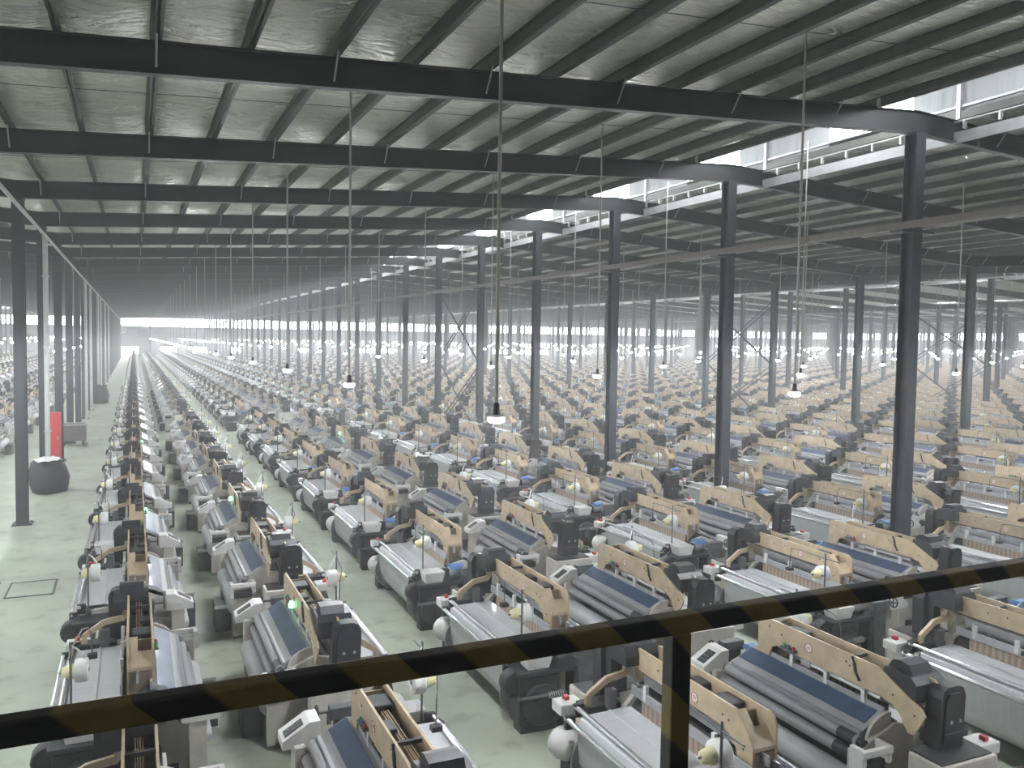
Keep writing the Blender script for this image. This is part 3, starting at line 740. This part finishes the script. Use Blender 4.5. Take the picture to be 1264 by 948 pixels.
# ------------------------------------------------------------------ end wall with its window strip and bright openings
wall_open = [(-2.9, 1.0), (5.8, 9.5), (13.2, 16.8), (22.2, 25.1), (38.8, 42.3), (54.5, 64.5), (78.2, 83.2), (93.6, 98.4), (101, 111.2), (118, 126), (140, 152), (176, 179.3), (183.2, 193.7), (197.5, 203)]
w = MB(); z1, z2, z3 = 2.65, 7.6, 9.55
xcur = XMIN-1
for i, (a, b) in enumerate(wall_open):
    w.box(xcur, a, YE, YE+.3, 0, z1, 'wall_paint'); w.box(a, b, YE, YE+.3, 0, .18, 'wall_paint'); xcur = b
    g = MB().box(a, b, YE+.12, YE+.14, .18, z1, 'window_glass')
    nb = max(2, int((b-a)/1.6))
    for j in range(nb+1):
        xx = a+(b-a)*j/nb; g.box(xx-.04, xx+.04, YE+.08, YE+.16, .18, z1, 'alu')
    o = g.build('window_%d' % (i+1)); o['kind'] = 'structure'
w.box(xcur, XMAX+1, YE, YE+.3, 0, z1, 'wall_paint')
w.box(XMIN-1, XMAX+1, YE, YE+.3, z1, z2, 'wall_paint'); w.box(XMIN-1, XMAX+1, YE, YE+.3, z3, 12.8, 'wall_paint')
structure('wall_far', w)
g = MB().box(XMIN-1, XMAX+1, YE+.12, YE+.14, z2, z3, 'window_glass')
for xx in np.arange(VAL-HALF, XMAX, 6.52): g.box(xx-.1, xx+.1, YE+.04, YE+.26, z2, z3, 'alu')
o = g.build('window_20'); o['kind'] = 'structure'
o = MB()
for xx in np.arange(VAL-HALF, XMAX, 13.03): o.box(xx-.15, xx+.15, YE-.3, YE, 0, 9.9, 'column_steel')
structure('trim_9', o)
# side and back walls
w = MB().box(XMAX, XMAX+.3, YB, YE, 0, z2, 'wall_paint'); w.box(XMAX, XMAX+.3, YB, YE, z3, 12.8, 'wall_paint')
for yy in np.arange(YB, YE, 6.7): w.box(XMAX-.2, XMAX, yy, yy+.25, 0, 12, 'column_steel')
structure('wall_right', w)
o = MB().box(XMAX+.12, XMAX+.14, YB, YE, z2, z3, 'window_glass').build('window_21'); o['kind'] = 'structure'
structure('wall_left', MB().box(XMIN-.3, XMIN, YB, YE, 0, 12.8, 'wall_paint'))
structure('wall_back', MB().box(XMIN, XMAX, YB-.3, YB, 0, 12.8, 'wall_paint'))
# round fan and a louvre on the far wall
fan = empty('wall_fan', (-2.7, YE, 6.85), label='round white exhaust fan high on the far wall', category='fan')
b = MB().ring((0, -.12, 0), 'y', 1.0, .14, 'white_plastic', 28, 8); b.build('fan_ring', fan)
for k in range(6):
    a = 2*PI*k/6; c, s = math.cos(a), math.sin(a)
    MB().add([(c*.15-s*.1, -.16, s*.15+c*.1), (c*.95-s*.28, -.20, s*.95+c*.28), (c*.95+s*.22, -.08, s*.95-c*.22), (c*.15+s*.1, -.08, s*.15-c*.1),
              (c*.15-s*.1, -.14, s*.15+c*.1), (c*.95-s*.28, -.18, s*.95+c*.28), (c*.95+s*.22, -.06, s*.95-c*.22), (c*.15+s*.1, -.06, s*.15-c*.1)],
             [(0, 1, 2, 3), (7, 6, 5, 4), (0, 4, 5, 1), (1, 5, 6, 2), (2, 6, 7, 3), (3, 7, 4, 0)], 'white_plastic').build('blade', fan)
MB().lathe([(.2, -.28), (.2, 0)], (0, 0, 0), 'y', 'alu', 14).build('hub', fan)
lv = MB().box(-1.2, 1.2, -.06, 0, -.8, .8, 'grey_iron')
for k in range(7): lv.box(-1.1, 1.1, -.12, -.05, -.7+k*.2, -.6+k*.2, 'wall_paint')
lv.build('louvre', None, (1.9, YE, 5.9), label='grey louvre grille on the far wall beside the round fan', category='louvre')

# ------------------------------------------------------------------ pendant lamps
ZL = 4.69
def lamp_parts(q, top):
    rod = MB().tube([(0, 0, .12), (0, 0, top)], .021, 'conduit', max(5, q//2))
    sock = MB().lathe([(.022, .15), (.034, .13), (.038, .05), (.05, .025), (.035, .018)], (0, 0, 0), 'z', 'black_plastic', q)
    sh = MB().lathe([(.04, .025), (.095, .010), (.105, -.004), (.095, -.005), (.04, .0)], (0, 0, 0), 'z', 'lamp_white', q)
    bulb = MB().lathe([(.08, -.005), (.095, -.02), (.09, -.045), (.055, -.066), (.015, -.07)], (0, 0, 0), 'z', 'lamp_bulb', max(8, q//2))
    return rod, sock, sh, bulb
OFF = {-1: 24.5-20.1, 0: 8.2, 1: 4.4, 2: 4.8, 5: 5.6}
lamps = []; unseen = []
for k in range(-4, 34):
    x = 3.5+6.75*k
    if k == -1: x = -3.35
    y = OFF.get(k, 5.0+(k*2.3) % 6.7)
    y = y % 6.7
    seen = 0
    while y < YE-2:
        d = in_view(x, y, ZL, 10)
        if d and d > 4: seen += 1; lamps.append((d, x, y, k, seen))
        elif -24 < x < 20 and y < 60 and not (d and d <= 4) and abs(x)+abs(y-2) > 6: unseen.append((x, y, k))
        y += 6.7
lamps.sort()
LTOP = 5.55
rod, sock, sh, bulb = lamp_parts(16, LTOP)
lr = empty('pendant_lamp'); rod.build('conduit', lr); sock.build('lamp_socket', lr); sh.build('lamp_shade', lr); bulb.build('bulb', lr); lk = kids_of(lr)
mb = MB()
for p in lamp_parts(8, LTOP): mb.merge(p)
ls = mb.build('pendant_lamp')
line_rod, line_lamp = {}, {}
def rod_of(k, x):
    if k not in line_rod: line_rod[k] = lamp_parts(16, zb(x)+.70-ZL)[0].mesh('conduit')
    return line_rod[k]
def lamp_of(k, x):
    if k not in line_lamp:
        mb = MB()
        for p in lamp_parts(8, zb(x)+.70-ZL): mb.merge(p)
        line_lamp[k] = mb.mesh('pendant_lamp')
    return line_lamp[k]
first = {'n': 0, 'm': 0}
for i, (d, x, y, k, seen) in enumerate(lamps[:300]):
    if i < 70: o = lr if not first['n'] else copy_tree(lr, lk); first['n'] = 1
    else: o = ls if not first['m'] else copy_tree(ls, []); first['m'] = 1
    o.location = (x, y, ZL)
    if i < 70:
        for c in o.children:
            if c.name.startswith('conduit'): c.data = rod_of(k, x)
    else: o.data = lamp_of(k, x)
    if k < 0: w_ = f'{ordinal(-k)} line beyond the left aisle'
    else: w_ = f'{ordinal(k+1)} line from the left aisle'
    o['label'] = f'lit pendant lamp, {ordinal(seen)} from the near end, {w_}'; o['category'] = 'lamp'; o['group'] = 'pendant lamps over the looms'
b = MB(); b.box(-.012, .012, -.012, .012, .1, 4.6, 'conduit')
b.lathe([(.034, .14), (.038, .03), (.09, .008)], (0, 0, 0), 'z', 'black_plastic', 5); b.lathe([(.08, -.005), (.095, -.025), (.055, -.066)], (0, 0, 0), 'z', 'lamp_bulb', 5)
b = oriented(b); b.v = [(x, y, z+ZL) for x, y, z in b.v]
mass('distant_lamps', b, [(x, y, False) for d, x, y, k, s in lamps[300:]], kind='stuff', label='swarm of distant lit pendant lamps over the far looms', category='lamps')

for j, (x, y, k) in enumerate(unseen):
    o = copy_tree(ls, []); o.data = lamp_of(k, x); o.location = (x, y, ZL); o['label'] = 'lit pendant lamp beside or behind the viewing gallery'; o['category'] = 'lamp'; o['group'] = 'pendant lamps around the viewing gallery'
# ------------------------------------------------------------------ things along the left aisle
def sack(name, loc, sx, sy, h, label, lining):
    root = empty(name, loc, label=label, category='sack')
    prof = [(.36, 0), (.47, .05), (.53, .22), (.55, .45), (.50, .68), (.44, .84), (.46, .90)]
    b = MB(); n = 22; vs = []
    for i, (r, t) in enumerate(prof):
        for j in range(n):
            a = 2*PI*j/n; k = 1+.10*math.sin(2*a+.5*i)+.08*math.sin(3*a+i)+.06*math.sin(7*a+2.2*i)
            vs.append((sx*r*k*math.cos(a), sy*r*k*math.sin(a), h*t+(.05*math.sin(4*a) if i > 4 else 0)))
    fs = [(i*n+j, i*n+(j+1) % n, (i+1)*n+(j+1) % n, (i+1)*n+j) for i in range(len(prof)-1) for j in range(n)]
    fs.append(tuple(range(n)))
    b.add(vs, fs, 'sack', True).build('bag_skin', root)
    if lining:
        c = MB(); vs = [(0, 0, h*1.0)]
        for i, r in enumerate((.16, .30, .43)):
            for j in range(n):
                a = 2*PI*j/n; vs.append((sx*r*math.cos(a), sy*r*math.sin(a), h*(.97-.03*i+.04*math.sin(5*a+i*2)+.03*math.cos(3*a+i))))
        fs = [(0, 1+j, 1+(j+1) % n) for j in range(n)]+[(1+i*n+j, 1+(i+1)*n+j, 1+(i+1)*n+(j+1) % n, 1+i*n+(j+1) % n) for i in range(2) for j in range(n)]
        c.add(vs, fs, 'yarn_white', True).build('waste_yarn', root)
sack('waste_sack', (-2.72, 32.9, 0), 1.05, .9, 1.25, 'black plastic sack of white yarn waste standing against the second left column', True)
sack('waste_sack', (-2.45, 74.5, 0), 1.0, .9, 1.6, 'black plastic sack standing farther down the left aisle', False)
cab = empty('fire_cabinet', (-3.12, 40.6, 0), label='tall red fire cabinet beside the left columns', category='cabinet')
MB().box(-.24, .24, -.20, .20, .05, 2.15, 'red_paint', .02).build('cabinet_body', cab); MB().box(-.20, .20, -.225, -.20, .15, 2.05, 'red_paint', .008).build('cabinet_door', cab); MB().box(.12, .15, -.25, -.225, 1.0, 1.15, 'alu').build('handle', cab); MB().box(-.22, .22, -.18, .18, 0, .05, 'dark_iron').build('plinth', cab)
cr = empty('crate_trolley', (-2.75, 46.6, 0), label='grey open crate trolley in the left aisle beyond the red cabinet', category='trolley')
b = MB().box(-.55, .55, -.5, .5, .28, .33, 'crate_grey')
for sy in (-.5, .47): b.box(-.55, .55, sy, sy+.03, .33, 1.05, 'crate_grey')
for sx in (-.55, .52): b.box(sx, sx+.03, -.47, .47, .33, 1.05, 'crate_grey')
b.build('crate_body', cr); MB().ring((0, 0, 1.05), 'z', .0, .0, 'alu', 3, 3)
e = MB(); e.box(-.58, .58, -.53, -.47, 1.03, 1.09, 'galvanised'); e.box(-.58, .58, .47, .53, 1.03, 1.09, 'galvanised'); e.box(-.58, -.52, -.47, .47, 1.03, 1.09, 'galvanised'); e.box(.52, .58, -.47, .47, 1.03, 1.09, 'galvanised'); e.build('crate_rim', cr)
for sx in (-.42, .42):
    for sy in (-.38, .38):
        MB().lathe([(.12, -.03), (.14, -.015), (.14, .015), (.12, .03)], (sx, sy, .14), 'x', 'black_plastic', 12).merge(MB().box(sx-.05, sx+.05, sy-.04, sy+.04, .14, .30, 'grey_iron')).build('wheel', cr)
pit = empty('pit_cover', (-2.05, 20.55, 0), label='flat square steel pit cover let into the left aisle floor', category='pit cover')
MB().box(-.42, .42, -.55, .55, .0, .012, 'floor_paint', .004).build('cover_plate', pit)
b = MB(); b.box(-.46, .46, -.60, -.56, 0, .016, 'grey_iron'); b.box(-.46, .46, .56, .60, 0, .016, 'grey_iron'); b.box(-.46, -.43, -.56, .56, 0, .016, 'grey_iron'); b.box(.43, .46, -.56, .56, 0, .016, 'grey_iron'); b.build('cover_frame', pit)
bk = empty('bucket', (10.05, 15.4, 0), label='white plastic bucket on the floor between the loom rows', category='bucket')
MB().lathe([(.14, 0), (.15, .01), (.18, .36), (.195, .36), (.195, .385), (.17, .385), (.135, .03), (.02, .03)], (0, 0, 0), 'z', 'white_plastic', 20).build('pail', bk)
MB().tube([(0.19*math.cos(a), .02, .36+.10*math.sin(a)) for a in [PI*i/10 for i in range(11)]], .006, 'galvanised', 6).build('handle', bk)

# ------------------------------------------------------------------ the gallery rail in front of the camera
rl = empty('guard_rail', (-.17, 1.31, 3.9), .028, label='black and yellow striped guard rail of the viewing gallery', category='railing')
b = MB().box(-2.4, 5.2, 0, .036, 1.029, 1.067, 'hazard_paint', .005); b.build('top_rail', rl)
for px in (-.80, 1.147, 3.09, 4.9):
    MB().box(px-.023, px+.023, 0, .034, .0, 1.029, 'hazard_paint', .004).build('post', rl)
MB().box(-2.4, 5.2, .003, .033, .48, .515, 'hazard_paint', .004).build('mid_rail', rl)
gal = MB().box(-2.8, 5.4, YB, 1.60, 3.72, 3.9, 'column_steel'); structure('floor_gallery', gal)

# ------------------------------------------------------------------ haze in the hall, light, exposure
hz = bpy.data.materials.new('fibre_haze'); hz.use_nodes = True; nt = hz.node_tree
nt.nodes.remove(nt.nodes['Principled BSDF'])
vs = nt.nodes.new('ShaderNodeVolumeScatter'); vs.inputs['Color'].default_value = (.97, .97, 1, 1); vs.inputs['Density'].default_value = .0039; vs.inputs['Anisotropy'].default_value = .1
nt.links.new(vs.outputs[0], nt.nodes['Material Output'].inputs['Volume'])
MATS['fibre_haze'] = hz
o = MB().box(XMIN+.1, XMAX-.1, YB+.1, YE-.4, .02, 12.4, 'fibre_haze').build('haze')
o['kind'] = 'stuff'; o['label'] = 'pale fibre haze hanging in the whole hall'; o['category'] = 'haze'

wd = bpy.data.worlds.new('world'); S.world = wd; wd.use_nodes = True
bg = wd.node_tree.nodes['Background']; bg.inputs['Color'].default_value = (.93, .96, 1, 1); bg.inputs['Strength'].default_value = 18.0

S.view_settings.view_transform = 'Standard'; S.view_settings.look = 'None'; S.view_settings.gamma = 1; S.view_settings.use_curve_mapping = False
S.view_settings.exposure = 0.92
cy = S.cycles
cy.max_bounces = 6; cy.diffuse_bounces = 4; cy.glossy_bounces = 3; cy.transmission_bounces = 4; cy.volume_bounces = 1; cy.transparent_max_bounces = 8
cy.use_denoising = True; cy.caustics_reflective = False; cy.caustics_refractive = False
cy.use_light_tree = True; cy.sample_clamp_indirect = 6
